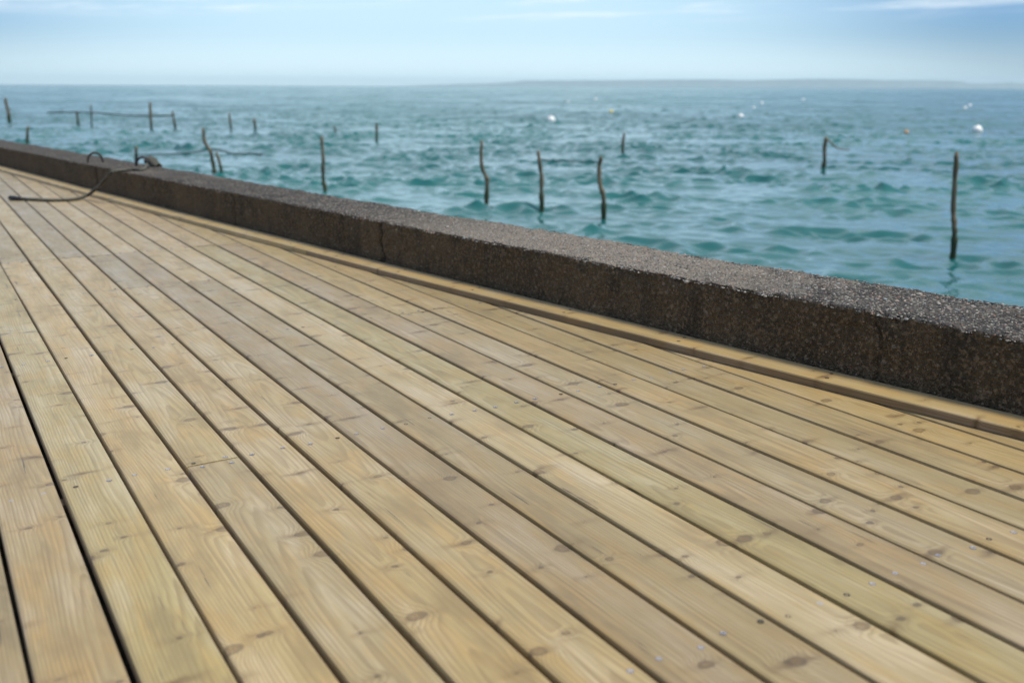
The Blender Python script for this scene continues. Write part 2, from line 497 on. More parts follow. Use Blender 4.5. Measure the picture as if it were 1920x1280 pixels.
def screw_mesh(name, dark):
    """countersunk head with a drive recess"""
    r0 = 0.0057; seg = 12
    rings = [(r0*1.18, 0.0002, 1), (r0, 0.0005, 0), (r0*0.66, 0.0007, 0), (r0*0.58, 0.0003, 1), (r0*0.2, -0.002, 1)]
    V = []; Fc = []; mi = []
    for rad, z, _ in rings:
        for j in range(seg):
            a = 2*math.pi*j/seg
            V.append((rad*math.cos(a), rad*math.sin(a), z))
    for k in range(len(rings)-1):
        for j in range(seg):
            Fc.append((k*seg+j, k*seg+(j+1) % seg, (k+1)*seg+(j+1) % seg, (k+1)*seg+j))
            mi.append(0 if (0 < k < 3) else 1)
    Fc.append(tuple((len(rings)-1)*seg+j for j in range(seg))); mi.append(1)
    me = bpy.data.meshes.new(name); me.from_pydata(V, [], Fc)
    me.materials.append(M_old if dark else M_screw); me.materials.append(M_recess)
    me.polygons.foreach_set('material_index', mi)
    return me


ME_SCREW, ME_DARK = screw_mesh('screw', False), screw_mesh('dark_screw', True)
ME_SCREW.name = 'screw_head'; ME_DARK.name = 'dark_screw_head'


def add_screw(parent, x, y, z, dark):
    o = bpy.data.objects.new('screw', ME_DARK if dark else ME_SCREW); COL.objects.link(o)
    o.parent = parent; o.location = (x, y, z); o.rotation_euler.z = rng.uniform(0, 3)
    s = rng.uniform(0.92, 1.1); o.scale = (s, s, 1)


lane_tint = {-4: 'brown', -3: 'grey', -2: 'brown', -1: 'grey', 0: 'brown', 1: 'olive', 2: 'tan', 3: 'grey', 4: 'honey', 5: 'tan', 6: 'pink', 7: 'tan',
             8: 'grey', 9: 'green', 10: 'pink', 11: 'grey', 12: 'honey', 13: 'yellow', 14: 'tan', 15: 'honey', 16: 'tan', 17: 'honey', 18: 'tan', 19: 'tan'}
alts = ['pink', 'grey', 'tan', 'yellow', 'grey', 'pink', 'yellow', 'tan']
seed = 100
for n in range(-6, 20):
    xl = C0+PITCH_X*n + (PITCH_X-PW)/2; xr = xl+PW; xc = (xl+xr)/2
    yl, yr = min(24.0, y_at_foot(xl-0.05)), min(24.0, y_at_foot(xr-0.05))
    cuts = [-1.2]
    if n == 3: cuts.append(2.545)
    if n == 11: cuts.append(3.86)
    if n in (5, 7): cuts.append(5.10)
    if yr > JOINT+0.4: cuts.append(JOINT + (0.0 if n % 5 else -0.02))
    if yr > 12.2: cuts.append(11.6)
    if yr < cuts[0]+0.3: continue
    for k, y0 in enumerate(cuts):
        last = k == len(cuts)-1
        e0, e1 = (yl, yr) if last else (cuts[k+1]-0.006,)*2
        seed += 1
        V, Fc = plank_mesh(xc, y0, e0, e1, seed)
        tint = lane_tint.get(n, 'grey') if k == 0 else alts[(n*3+k*5) % 8]
        o = mesh_obj('deck_plank', V, Fc, WOOD[tint], deck, smooth=False)
        for p in o.data.polygons: p.use_smooth = False
        o.location = (xc, y0, rng.uniform(-.0009, .0009)); o.rotation_euler.z = rng.uniform(-.0004, .0004)
        if n == 9 and k == 0: o['label'] = 'greenish plank'
        if n in (0, 1) and k == 0: o['label'] = 'darker brown plank' if n == 0 else 'olive brown plank with a drying crack'
        for ry in ROWS[1:7]:
            if n < -2: continue
            ends = [ry] if (y0+0.03 < ry < min(e0, e1)-0.05) else []
            if abs(ry-y0) <= 0.03: ends = [y0+0.018]
            if abs(ry-e1) <= 0.03 and not last: ends = [e1-0.018]
            for sy in ends:
                for sx in (-0.040, 0.043):
                    add_screw(o, sx+rng.uniform(-.008, .008), sy-y0+rng.uniform(-.010, .010), 0.0004, rng.random() < 0.2)
# joists under the planks
for ry in ROWS:
    xw = foot_x(ry)
    V = []; 
    x0, x1 = -1.2, xw-0.02
    for (a, b, c) in [(x0, -.0225, -.17), (x1, -.0225, -.17), (x1, .0225, -.17), (x0, .0225, -.17), (x0, -.0225, -.0305), (x1, -.0225, -.0305), (x1, .0225, -.0305), (x0, .0225, -.0305)]:
        V.append((a, ry+b, c))
    mesh_obj('joist', V, [(0, 3, 2, 1), (4, 5, 6, 7), (0, 1, 5, 4), (1, 2, 6, 5), (2, 3, 7, 6), (3, 0, 4, 7)], M_joist, deck, smooth=False)

# ground below the deck
gv = []; ys = np.linspace(-4, 40, 60)
for y in ys: gv += [(-8.0, y, -0.36), (foot_x(y)+0.3, y, -0.36)]
g = mesh_obj('ground', [T3 @ Vector(v) for v in gv], [(2*i, 2*i+1, 2*i+3, 2*i+2) for i in range(len(ys)-1)], M_soil)
tag(g, kind='structure')

# edge boards along the wall foot
BW, BT = 0.125, 0.030


def edge_board(ya, yb, mat, face):
    pa, _, _ = foot_pn(ya); pb, _, _ = foot_pn(yb)
    ang = math.atan2(-(pb.x-pa.x), pb.y-pa.y)
    inv = Matrix.Rotation(-ang, 3, 'Z'); e = 0.004
    prof = [(0, 0.0012), (0, BT-e*1.4), (e*.4, BT-e*.4), (e*1.4, BT), (BW*.5, BT), (BW-e*1.4, BT), (BW-e*.4, BT-e*.4), (BW, BT-e*1.4), (BW, 0.0012)]
    n = max(3, int((yb-ya)/0.15)); V = []; Fc = []
    for k in range(n+1):
        y = ya+(yb-ya)*k/n; p, nn, _ = foot_pn(y)
        for (o_, z_) in prof:
            q = p+nn*o_ + Vector((0, 0, z_ + (0.0012*math.sin(y*2.3) if z_ > .01 else 0)))
            V.append(inv @ (q-pa))
    m = len(prof)
    for k in range(n):
        for j in range(m-1): Fc.append((k*m+j+1, k*m+j, (k+1)*m+j, (k+1)*m+j+1))
        Fc.append((k*m, k*m+m-1, (k+1)*m+m-1, (k+1)*m))
    Fc.append(tuple(range(m-1, -1, -1))); Fc.append(tuple(n*m+j for j in range(m)))
    o = mesh_obj('edge_board', V, Fc, mat, deck, smooth=False)
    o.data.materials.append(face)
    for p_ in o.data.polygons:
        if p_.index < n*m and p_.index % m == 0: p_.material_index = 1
    o.location = pa; o.rotation_euler.z = ang
    y = ya+0.25
    while y < yb-0.1 and y < 7:
        p, nn, _ = foot_pn(y)
        for off, dyy in ((0.035, 0.0), (0.090, 0.02)):
            q = inv @ (p+nn*off-pa)
            add_screw(o, q.x, q.y+dyy, BT+0.0012*math.sin((y+dyy)*2.3)+0.0004, True)
        y += 0.62
    return o


yj = 5.55
edge_board(-1.2, yj-0.004, WOOD['honey'], M_dark_edge)
edge_board(yj, 10.9, WOOD['yellow'], WOOD['yellow'])
edge_board(10.904, 16.3, WOOD['yellow'], WOOD['yellow'])

# ------------------------------------------------------------------ sea wall
W0, W1, WTOP = 0.130, 0.545, 0.250
WALL_B, SEA_B = -0.35, -2.6
ylist = []
y = -2.2
while y < 40:
    ylist.append(y); d = math.hypot(y, 2.3)
    y += 0.0055 if -0.6 < y < 5.2 else min(0.25, max(0.010, 0.0022*d))
prof = []                                             # (offset from foot, z)
for z in np.linspace(WALL_B, -0.02, 5): prof.append((W0, z))
for z in np.arange(0.0, WTOP-0.012, 0.007): prof.append((W0, z))
for a in np.linspace(0, math.pi/2, 4): prof.append((W0+0.010*(1-math.cos(a)), WTOP-0.010*(1-math.sin(a))))
for x in np.arange(W0+0.018, W1-0.014, 0.008): prof.append((x, WTOP))
for a in np.linspace(math.pi/2, 0, 4): prof.append((W1-0.014*(1-math.cos(a)), WTOP-0.014*(1-math.sin(a))))
for z in np.linspace(WTOP-0.03, 0.0, 14): prof.append((W1, z))
for z in np.linspace(-0.15, SEA_B, 14): prof.append((W1+0.03*min(1, -z), z))
prof = np.array(prof)
FP = [foot_pn(y) for y in ylist]
P0 = np.array([f[0][:] for f in FP]); N0 = np.array([f[1][:] for f in FP]); T0 = np.array([f[2][:] for f in FP])
nr, nc = len(ylist), len(prof)
V = P0[:, None, :] + N0[:, None, :]*prof[None, :, 0, None]
V[:, :, 2] = prof[None, :, 1]
V = V.reshape(-1, 3)
nout = np.zeros((nc, 2))                              # outward in (offset, z)
dprof = np.gradient(prof, axis=0); nout[:, 0] = -dprof[:, 1]; nout[:, 1] = dprof[:, 0]
nout /= np.linalg.norm(nout, axis=1, keepdims=True)
ND = (N0[:, None, :]*nout[None, :, 0, None]); ND[:, :, 2] = nout[None, :, 1]
ND = ND.reshape(-1, 3)
disp = fbm(V, 3.0, 1, 2)*0.005 + fbm(V, 22.0, 5, 3)*0.0035 + vnoise(V, 120.0, 9)*0.0022
# chipped arris: rounder and more broken near the edges
offv = np.tile(prof[:, 0], nr); zv = np.tile(prof[:, 1], nr); yv = np.repeat(np.array(ylist), nc)
edge = np.exp(-(((offv-W0)/0.03)**2+((zv-WTOP)/0.03)**2))+0.6*np.exp(-(((offv-W1)/0.04)**2+((zv-WTOP)/0.04)**2))
chip = np.clip(fbm(V, 14.0, 21, 3)-0.05, 0, 1)
disp -= edge*chip*0.020
# cracks and cold joints
front = (np.abs(offv-W0) < 0.02) & (zv > -0.1)
topm = (zv > WTOP-0.02)
crk_v = np.zeros(len(V))
def crack_y(px, py): return deck_at(px, py, 0.12).y
for (px, py, wd, dp, lean, seed_) in [(712, 460, .016, .016, .05, 31), (432, 398, .02, .012, -.02, 32), (187, 338, .035, .028, .0, 33), (1722, 650, .007, .008, .16, 34),
                                      (633, 445, .008, .006, .02, 35), (1180, 520, .006, .004, -.10, 36)]:
    yc = crack_y(px, py) + lean*(zv-0.12) + fbm(np.stack([zv*0+seed_, zv*0, zv+offv], -1), 16.0, seed_, 2)*0.016
    g_ = np.exp(-((yv-yc)/wd)**2)
    crk_v = np.maximum(crk_v, g_*g_*np.where(front, 1.0, np.where(topm, 0.5*np.exp(-(offv-W0)/0.10), 0))*min(1, dp/.02)); disp -= g_*dp*np.where(front, 1.0, np.where(topm, 0.35*np.exp(-(offv-W0)/0.12), 0))
V = V + ND*disp[:, None]
Qw = grid_quads(nr, nc)
# pebbles set into the top, denser and larger where the paste has worn away
ico_bm = bmesh.new(); bmesh.ops.create_icosphere(ico_bm, subdivisions=1, radius=1.0)
ico_v = np.array([v.co[:] for v in ico_bm.verts]); ico_f = np.array([[v.index for v in f.verts] for f in ico_bm.faces]); ico_bm.free()
NP = 14000
py_ = nrg.uniform(-0.2, 1.0, NP*2)
py_ = 0.6+(py_-(-0.2))/1.2*5.6
pick = nrg.random(NP*2) < np.clip(1.5-py_/5.0, 0.25, 1.0)
py_ = py_[pick][:NP]; NP = len(py_)
po = nrg.uniform(W0+0.004, W1-0.006, NP)
k_edge = nrg.random(NP) < 0.07
po[k_edge] = W0+np.abs(nrg.normal(0.004, 0.008, k_edge.sum()))
fx = np.interp(py_, ylist, P0[:, 0])
nx = np.interp(py_, ylist, N0[:, 0]); ny = np.interp(py_, ylist, N0[:, 1])
ctr = np.stack([fx+nx*po, py_+ny*po, np.full(NP, WTOP)], -1)
dd = fbm(ctr, 3.0, 1, 2)*0.005 + fbm(ctr, 22.0, 5, 3)*0.0035
size = np.exp(nrg.normal(math.log(0.0034), 0.36, NP)).clip(0.0018, 0.011)
ctr[:, 2] += dd - size*0.30
edge_drop = np.exp(-((po-W0)/0.018)**2)*0.010
ctr[:, 2] -= edge_drop
sc_ = np.stack([size*nrg.uniform(.8, 1.6, NP), size*nrg.uniform(.7, 1.2, NP), size*nrg.uniform(.45, .75, NP)], -1)
ang = nrg.uniform(0, math.pi, NP); ca, sa = np.cos(ang), np.sin(ang)
iv = ico_v[None]*sc_[:, None, :]*(1+nrg.uniform(-.22, .22, (NP, len(ico_v), 1)))
pv = np.stack([iv[..., 0]*ca[:, None]-iv[..., 1]*sa[:, None], iv[..., 0]*sa[:, None]+iv[..., 1]*ca[:, None], iv[..., 2]], -1)+ctr[:, None, :]
pf = (ico_f[None]+(np.arange(NP)*len(ico_v))[:, None, None]).reshape(-1, 3)+len(V)
tone = nrg.uniform(0.09, 0.44, NP)**1.1
hue = nrg.random(NP)
tc = np.stack([tone*np.where(hue > .9, 1.12, 1.0), tone*np.where(hue > .9, .78, .94), tone*np.where(hue > .9, .62, .84), np.ones(NP)], -1)
dk = nrg.random(NP) < 0.48; tc[dk, :3] *= 0.35
bl = nrg.random(NP) < 0.10; tc[bl, :3] = tc[bl, :3]*np.array([.75, .9, 1.05])
allV = np.concatenate([V, pv.reshape(-1, 3)])
mi = np.concatenate([np.zeros(len(Qw), int), np.ones(len(pf), int)])
wall = np_mesh('sea_wall', allV, [Qw, pf], [M_conc, M_peb], None, mi)
at = wall.data.color_attributes.new('pebble_tone', 'FLOAT_COLOR', 'POINT')
colr = np.ones((len(allV), 4), np.float32)*0.3
colr[len(V):] = np.repeat(tc, len(ico_v), axis=0)
if len(at.data) == len(allV): at.data.foreach_set('color', colr.ravel())
ck_a = wall.data.attributes.new('crack', 'FLOAT', 'POINT')
if len(ck_a.data) == len(allV): ck_a.data.foreach_set('value', np.concatenate([crk_v, np.zeros(len(allV)-len(V))]).astype(np.float32))
wall.matrix_world = T4
tag(wall, 'low dark concrete sea wall with a pebbly top between the deck and the water', 'wall')

# mooring hoops set into the wall top (parts of the wall)


def hoop(pxa, pya, pxb, pyb, hpx, bar):
    a = deck_at(pxa, pya, WTOP); b = deck_at(pxb, pyb, WTOP)
    mid = (a+b)/2; half = (b-a)/2
    dist = (mid-CAM_D).length; hgt = hpx/F_PX*dist
    pts = [a-Vector((0, 0, .05))]
    for k in range(17):
        th = math.pi*k/16
        pts.append(mid - half*math.cos(th)*1.0 + Vector((0, 0, hgt*math.sin(th)**0.85)))
    pts.append(b-Vector((0, 0, .05)))
    V, Fc = tube(pts, [bar]*len(pts), 8)
    o = mesh_obj('mooring_ring', V, Fc, M_iron, wall)
    return a, b, hgt


h1 = hoop(165, 305, 193, 304, 16, 0.011)
h2 = hoop(255.5, 311, 284, 312, 15, 0.011)

# ------------------------------------------------------------------ rope


def rope_material():
    m, t = material('weathered_rope')
    uvn = t.n('ShaderNodeTexCoord').outputs['Object']
    wv = t.n('ShaderNodeTexWave', {'Vector': uvn, 'Scale': 22.0, 'Distortion': 1.0, 'Detail': 1.0}, wave_type='BANDS', bands_direction='DIAGONAL')
    nz = t.noise(uvn, 40.0, 3)
    c = t.mix(t.math('MULTIPLY', wv.outputs[1], t.remap(nz, 0.2, 0.8)), rgb(0.05, 0.048, 0.038), rgb(0.17, 0.165, 0.135))
    bp = t.n('ShaderNodeBump', {'Strength': 0.7, 'Distance': 0.004, 'Height': wv.outputs[1]})
    b = t.n('ShaderNodeBsdfPrincipled', {'Base Color': c, 'Roughness': 0.9, 'Normal': bp.outputs[0]})
    finish(t, b)
    return m


M_rope = rope_material()
M_whip = simple('black_tape', (0.015, 0.016, 0.02), 0.5)
RR = 0.0135
hb = h2[1]; ha = h2[0]
pe = deck_at(211, 322, WTOP+RR)                       # leaves the wall arris
pb_ = deck_at(166, 365, BT+RR)
path = [ha*0.25+hb*0.75+Vector((0, 0, 0.02)), deck_at(268, 318, WTOP+RR*1.1), deck_at(250, 317.5, WTOP+RR*1.1), deck_at(231, 319, WTOP+RR*1.1), pe]
air = [pe*0.72+pb_*0.28+Vector((0, 0, -0.002)), pe*0.45+pb_*0.55+Vector((0, 0, -0.010)), pe*0.18+pb_*0.82+Vector((0, 0, -0.006))]
path += air + [pb_, deck_at(150, 371.5, RR*1.3), deck_at(130, 374.5, RR), deck_at(100, 375.5, RR), deck_at(70, 374.5, RR), deck_at(45, 373, RR), deck_at(27, 371.5, RR)]
pts = spline(path, 420)
nrm = [RR*(1+0.05*math.sin(k*1.9)) for k in range(len(pts))]
def strands(V, seg, R_, centre):
    out = []
    for i_, v in enumerate(V):
        k_, j_ = divmod(i_, seg); c_ = centre[k_]
        f_ = 1+0.16*abs(math.cos(1.5*(2*math.pi*j_/seg)+k_*0.55))-0.08
        out.append(c_+(v-c_)*f_)
    return out
V, Fc = tube(pts, nrm, 12)
V = strands(V, 12, RR, pts)
rope = mesh_obj('mooring_rope', V, Fc, M_rope)
rope.matrix_world = T4
tag(rope, 'thick grey mooring rope tied to an iron ring, its loose end lying on the planks', 'rope')
ep = spline([deck_at(42, 372.8, RR*1.15), deck_at(30, 371.8, RR*1.4), deck_at(20, 371, RR*1.5), deck_at(17.5, 370.8, RR*1.5)], 10)
V, Fc = tube(ep, [RR*1.1, RR*1.2, RR*1.3, RR*1.4, RR*1.5, RR*1.55, RR*1.55, RR*1.5, RR*1.35, RR*1.0, RR*.4], 10)
mesh_obj('rope_end', V, Fc, M_whip, rope)
# turns of rope wound round the ring's right leg
axis = Vector((0.0, 0.0, 0)) + (hb-ha).normalized()
kc = hb + Vector((0, 0, 0.042)) + axis*(0.006)
kp = []
for k in range(130):
    th = k*2*math.pi/15; s = k/129
    rad = 0.030+0.007*math.sin(k*0.37)
    dirn = (axis*0.8+Vector((0, 0, -0.45))).normalized()
    e1 = dirn.cross(Vector((0, 0, 1))).normalized(); e2 = dirn.cross(e1)
    kp.append(kc + dirn*(-0.045+0.13*s) + e1*rad*math.cos(th) + e2*rad*math.sin(th))
V, Fc = tube(kp, [0.0125]*len(kp), 8)
mesh_obj('knot', V, Fc, M_rope, rope)

# ------------------------------------------------------------------ sea


def water_material():
    m, t = material('sea_water')
    geo = t.n('ShaderNodeNewGeometry').outputs['Position']
    rough = t.n('ShaderNodeAttribute', attribute_name='ripple').outputs['Fac']
    patch = t.noise(t.vmath('MULTIPLY', geo, (0.035, 0.035, 0.0)), 1.0, 4, 0.65)
    rough = t.math('MULTIPLY', rough, t.remap(patch, 0.35, 0.65, 0.6, 1.35))
    x, y, z = t.sep(geo)
    P = t.xyz(x, y, 0.0)
    n1 = t.noise(P, 3.2, 3, 0.6, 0.4)
    n2 = t.noise(P, 7.0, 3, 0.6, 0.3)
    h = t.math('ADD', t.math('MULTIPLY', n1, 0.022), t.math('MULTIPLY', n2, 0.008))
    bp = t.n('ShaderNodeBump', {'Strength': 0.8, 'Distance': 1.0, 'Height': h})
    big = t.noise(P, 0.05, 3)
    c = t.mix(t.remap(big, 0.35, 0.65), rgb(0.006, 0.086, 0.088), rgb(0.010, 0.112, 0.110))
    b = t.n('ShaderNodeBsdfPrincipled', {'Base Color': c, 'Roughness': rough, 'IOR': 1.48, 'Normal': bp.outputs[0]})
    finish(t, b)
    return m


M_water = water_material()
cx, cy = CAM_W.x, CAM_W.y
rad = [4.0]
while rad[-1] < 700: rad.append(rad[-1]*1.0031)
while rad[-1] < 15200: rad.append(rad[-1]*1.07)
rad = np.array(rad)
az0 = YAW
th = np.linspace(az0-R(43), az0+R(43), 1050)
RRg, TH = np.meshgrid(rad, th, indexing='ij')
X = cx+RRg*np.sin(TH); Y = cy+RRg*np.cos(TH)
spc = np.maximum(np.gradient(rad)[:, None]*np.ones_like(TH), RRg*(th[1]-th[0]))
Z = np.zeros_like(X); DX = np.zeros_like(X); DY = np.zeros_like(X); lost = np.zeros_like(X)
NW = 130
lam = np.exp(np.linspace(math.log(0.22), math.log(4.5), NW))*np.exp(nrg.normal(0, .02, NW))
sl_ = np.exp(-((np.log(lam/0.62))/0.72)**2); sl_ = sl_/math.sqrt((sl_**2).sum()/2)*0.315
xl_ = np.exp(np.linspace(math.log(4.5), math.log(14), 22)); xs_ = np.full(22, 0.010)
lam = np.concatenate([lam, xl_]); sl_ = np.concatenate([sl_, xs_]); NW = len(lam)
wdir = YAW+math.pi+R(18)
for i in range(NW):
    a = wdir+nrg.normal(0, 0.85); k = 2*math.pi/lam[i]; A = sl_[i]/k
    sx, sy = math.sin(a), math.cos(a); ph = nrg.uniform(0, 6.28)
    wt = np.clip((lam[i]/spc-1.7)/1.6, 0, 1)
    act = wt.max(axis=1) > 0
    if act.any():
        q = k*(X[act]*sx+Y[act]*sy)+ph
        Z[act] += wt[act]*A*np.sin(q); c_ = wt[act]*A*0.6*np.cos(q)
        DX[act] += c_*sx; DY[act] += c_*sy
    lost += (1-wt**2)*sl_[i]**2/2
# wave groups: the chop is stronger in gusts
ga, gb = math.cos(wdir), math.sin(wdir)
gust = 0.80+0.95*fbm(np.stack([(X*ga-Y*gb).ravel()/2.0, (X*gb+Y*ga).ravel()/1.2, X.ravel()*0], -1), 1.0, 77, 2).reshape(X.shape)
fade = np.clip((900-RRg)/500, 0, 1)
lee = np.clip((RRg-9)/22, 0, 1); lee = 0.62+0.38*lee*lee*(3-2*lee)   # calmer in the lee of the wall
gust = np.clip(gust, .22, 1.9)*lee
Z *= gust*fade; DX *= gust*fade; DY *= gust*fade
Vs = np.stack([X+DX, Y+DY, SEA_Z+Z], -1).reshape(-1, 3)
sea = np_mesh('sea', Vs, grid_quads(len(rad), len(th)), [M_water])
ra = sea.data.attributes.new('ripple', 'FLOAT', 'POINT')
rgh = np.clip(0.03+np.sqrt(lost)*0.6, 0.03, 0.22).ravel().astype(np.float32)
if len(ra.data) == len(rgh): ra.data.foreach_set('value', rgh)
tag(sea, kind='structure')

# ------------------------------------------------------------------ far shore
def hills_material():
    m, t = material('hazy_shore')
    geo = t.n('ShaderNodeNewGeometry').outputs['Position']
    nz = t.noise(geo, 0.012, 4, 0.6)
    c = t.mix(t.remap(nz, 0.4, 0.62), rgb(0.10, 0.14, 0.155), rgb(0.19, 0.225, 0.23))  # blue-grey of far haze painted into the shore colour
    c = t.mix(t.remap(t.noise(geo, 0.02, 2), 0.68, 0.74), c, rgb(0.4, 0.38, 0.33))
    b = t.n('ShaderNodeBsdfPrincipled', {'Base Color': c, 'Roughness': 0.9, 'Specular IOR Level': 0.1})
    finish(t, b)
    return m


LD = 13000.0
prof_px = [(760, 160.0), (800, 158.2), (870, 156.0), (940, 154), (985, 149.5), (1060, 149), (1150, 148.5), (1240, 147.5), (1330, 147), (1400, 148.8), (1450, 147.5), (1530, 146), (1600, 146.5), (1660, 149),
           (1740, 149.5), (1800, 151), (1822, 156), (1860, 156.0), (1895, 153.5), (1908, 155.5), (1960, 157), (2100, 156), (2400, 158)]
pxs = np.arange(740, 2400, 4.0)
top = np.interp(pxs, [p[0] for p in prof_px], [p[1] for p in prof_px])
hor = 161.5+0.0042*(pxs-960)
hh = np.maximum((hor-top)*0.88/F_PX*LD, 1.0)
nd = 16; Vh = []
for j in range(nd):
    s = j/(nd-1)
    dist_ = LD-350+s*1800
    up_ = math.sin(min(1, s*2.2)*math.pi/2)**0.8*(1-max(0, s-0.55)*1.6)
    for k, px in enumerate(pxs):
        d = ray_w(px, 160); d2 = Vector((d.x, d.y, 0)).normalized()
        Vh.append((CAM_W.x+d2.x*dist_, CAM_W.y+d2.y*dist_, SEA_Z-1 + hh[k]*up_))
Vh = np.array(Vh)
Vh[:, 2] += np.where(Vh[:, 2] > 3, fbm(Vh*np.array([1, 1, 0]), 0.012, 3, 3)*3.5, 0)
hills = np_mesh('hills', Vh, grid_quads(nd, len(pxs)), [hills_material()])
tag(hills, kind='structure')

# ------------------------------------------------------------------ fishing stakes


def stake_material():
    m, t = material('wet_stake_wood')
    geo = t.n('ShaderNodeNewGeometry').outputs['Position']
    oc = t.n('ShaderNodeTexCoord').outputs['Object']
    x, y, z = t.sep(geo)
    nz = t.noise(t.vmath('MULTIPLY', oc, (30, 30, 4)), 1.0, 3)
    c = t.mix(t.remap(nz, 0.3, 0.7), rgb(0.075, 0.055, 0.026), rgb(0.17, 0.135, 0.08))
    c = t.mix(t.remap(t.math('ADD', z, t.math('MULTIPLY', nz, 0.25)), SEA_Z+0.75, SEA_Z+0.35), c, rgb(0.030, 0.042, 0.014))
    b = t.n('ShaderNodeBsdfPrincipled', {'Base Color': c, 'Roughness': 0.7, 'Normal': t.n('ShaderNodeBump', {'Strength': .6, 'Distance': .01, 'Height': nz}).outputs[0]})
    finish(t, b)
    return m


M_stake = stake_material()
GROUP = 'wooden fishing stakes standing in the sea'


def stake(pix, width_px, label, branch=None):
    """pix: picture points from the waterline up; the stake stands at the first one's place on the sea"""
    base = at_z(pix[0][0], pix[0][1], SEA_Z)
    dist = (base-CAM_W).length
    nrmv = (T3 @ fwd); nrmv.z = 0; nrmv.normalize()
    def on_plane(px, py):
        d = ray_w(px, py); t_ = (base-CAM_W).dot(nrmv)/d.dot(nrmv)
        return CAM_W+d*t_ - base
    rr = random.Random(int(pix[0][0]))
    ctrl = [on_plane(*p) for p in pix]
    ctrl = [Vector((c.x+rr.uniform(-.02, .02), c.y+rr.uniform(-.05, .05), c.z)) for c in ctrl]
    ctrl[0] = Vector((0, 0, 0))
    low = ctrl[0] + (ctrl[0]-ctrl[1]).normalized()*0.9
    pts = spline([low]+ctrl, 26)
    pts = [p_+Vector((rr.uniform(-1, 1), rr.uniform(-1, 1), 0))*width_px/F_PX*dist*0.07 for p_ in pts]
    r0 = width_px/2/F_PX*dist
    rad_ = [r0*(1.08-0.22*k/26)*(1+rr.uniform(-.13, .13)) for k in range(27)]
    for q in rr.sample(range(8, 24), 4): rad_[q] *= 1.25
    for q in range(5, 9): rad_[q] *= 1.18+rr.uniform(-.06, .1)
    rad_[-1] *= 0.7
    V, Fc = tube(pts, rad_, 9)
    o = mesh_obj('fishing_stake', V, Fc, M_stake)
    o.location = base
    tag(o, label, 'stake', GROUP)
    if branch:
        bp_ = spline([on_plane(*p) for p in branch], 8)
        V, Fc = tube(bp_, [r0*0.5*(1-0.05*k) for k in range(9)], 6)
        mesh_obj('branch', V, Fc, M_stake, o)
    return o


S = [
    ([(18, 229), (16, 212), (12, 196), (10, 184)], 5.0, 'leaning stake at the far left, above the loose end of the rope'),
    ([(51, 272), (52, 255), (53, 237)], 4.6, 'straight stake half hidden by the wall, at the left of the two iron rings'),
    ([(147, 235), (145, 222), (144, 209)], 4.2, 'small short stake just left of the thinnest far stake'),
    ([(172, 238), (171, 218), (170, 198)], 2.6, 'thinnest of the far stakes, just right of a short stubby one'),
    ([(284, 242), (283, 220), (281, 192)], 4.6, 'tallest of the far stakes, standing above the first iron ring and the rope knot'),
    ([(329, 241), (326, 224), (324, 208)], 4.0, 'short stake slightly tilted left at the right end of the slack net line'),
    ([(434, 244), (432, 228), (430, 212)], 4.0, 'faint far stake between the V shaped pair and the dark stump'),
    ([(479, 243), (478, 234), (476, 223)], 5.0, 'dark far stump low on the water, right of the faint far stake'),
    ([(256, 304), (255, 288), (255, 274)], 5.6, 'stake with its foot hidden by the wall, rising just left of the knotted rope'),
    ([(403, 327), (398, 300), (394, 285), (385, 266), (380, 240)], 6.2, 'taller bent stake of the V shaped pair behind the wall'),
    ([(417, 333), (412, 311), (406, 285)], 5.6, 'shorter straight stake of the V shaped pair behind the wall'),
    ([(611, 362), (607, 335), (605, 300), (603, 255)], 6.6, 'straight upright stake alone midway between the V pair and the row of three'),
    ([(629, 257), (628, 246), (627, 236)], 3.4, 'faint low stub far beyond the lone straight stake'),
    ([(706, 263), (707, 246), (706, 230)], 4.4, 'pale far stake right of the lone straight stake'),
    ([(912, 386), (914, 349), (912, 335), (906, 310), (904, 264)], 7.4, 'kinked stake at the left of the row of three near the wall'),
    ([(1016, 398), (1016, 350), (1015, 325), (1011, 300), (1011, 283)], 7.2, 'middle stake of the row of three, bending left near its top'),
    ([(1132, 413), (1130, 368), (1124, 345), (1126, 315), (1129, 293)], 8.0, 'crooked dark stake at the right of the row of three'),
    ([(1168, 291), (1169, 272), (1171, 250)], 5.4, 'short pale stake beyond the crooked one, below the yellow buoy'),
    ([(1544, 315), (1544, 300), (1546, 280), (1548, 257)], 6.6, 'short stake with a drooping branch on its right side'),
    ([(1787, 481), (1788, 430), (1792, 395), (1796, 340), (1797, 285)], 8.6, 'tall brown stake closest to the wall, on the right below a white buoy'),
]
for k, (pix, wd, lab) in enumerate(S):
    stake(pix, wd, lab, [(1549, 259), (1560, 270), (1572, 279), (1593, 281)] if k == 18 else None)

# slack net lines hung between stakes
M_line = simple('wet_net_line', (0.02, 0.03, 0.02), 0.7)


def net_line(pix_base, label, r_px=1.6):
    """pix_base: (picture point on the line, picture point of the water under it)"""
    pts = []
    for (px, py, wy) in pix_base:
        b = at_z(px, wy, SEA_Z); d = ray_w(px, py)
        t_ = math.hypot(b.x-CAM_W.x, b.y-CAM_W.y)/math.hypot(d.x, d.y)
        pts.append(CAM_W+d*t_)
    dist = (pts[0]-CAM_W).length
    sp = spline(pts, 40)
    V, Fc = tube(sp, [r_px/2/F_PX*dist]*len(sp), 6)
    o = mesh_obj('net_line', V, Fc, M_line)
    tag(o, label, 'net line', 'slack net lines between the stakes')


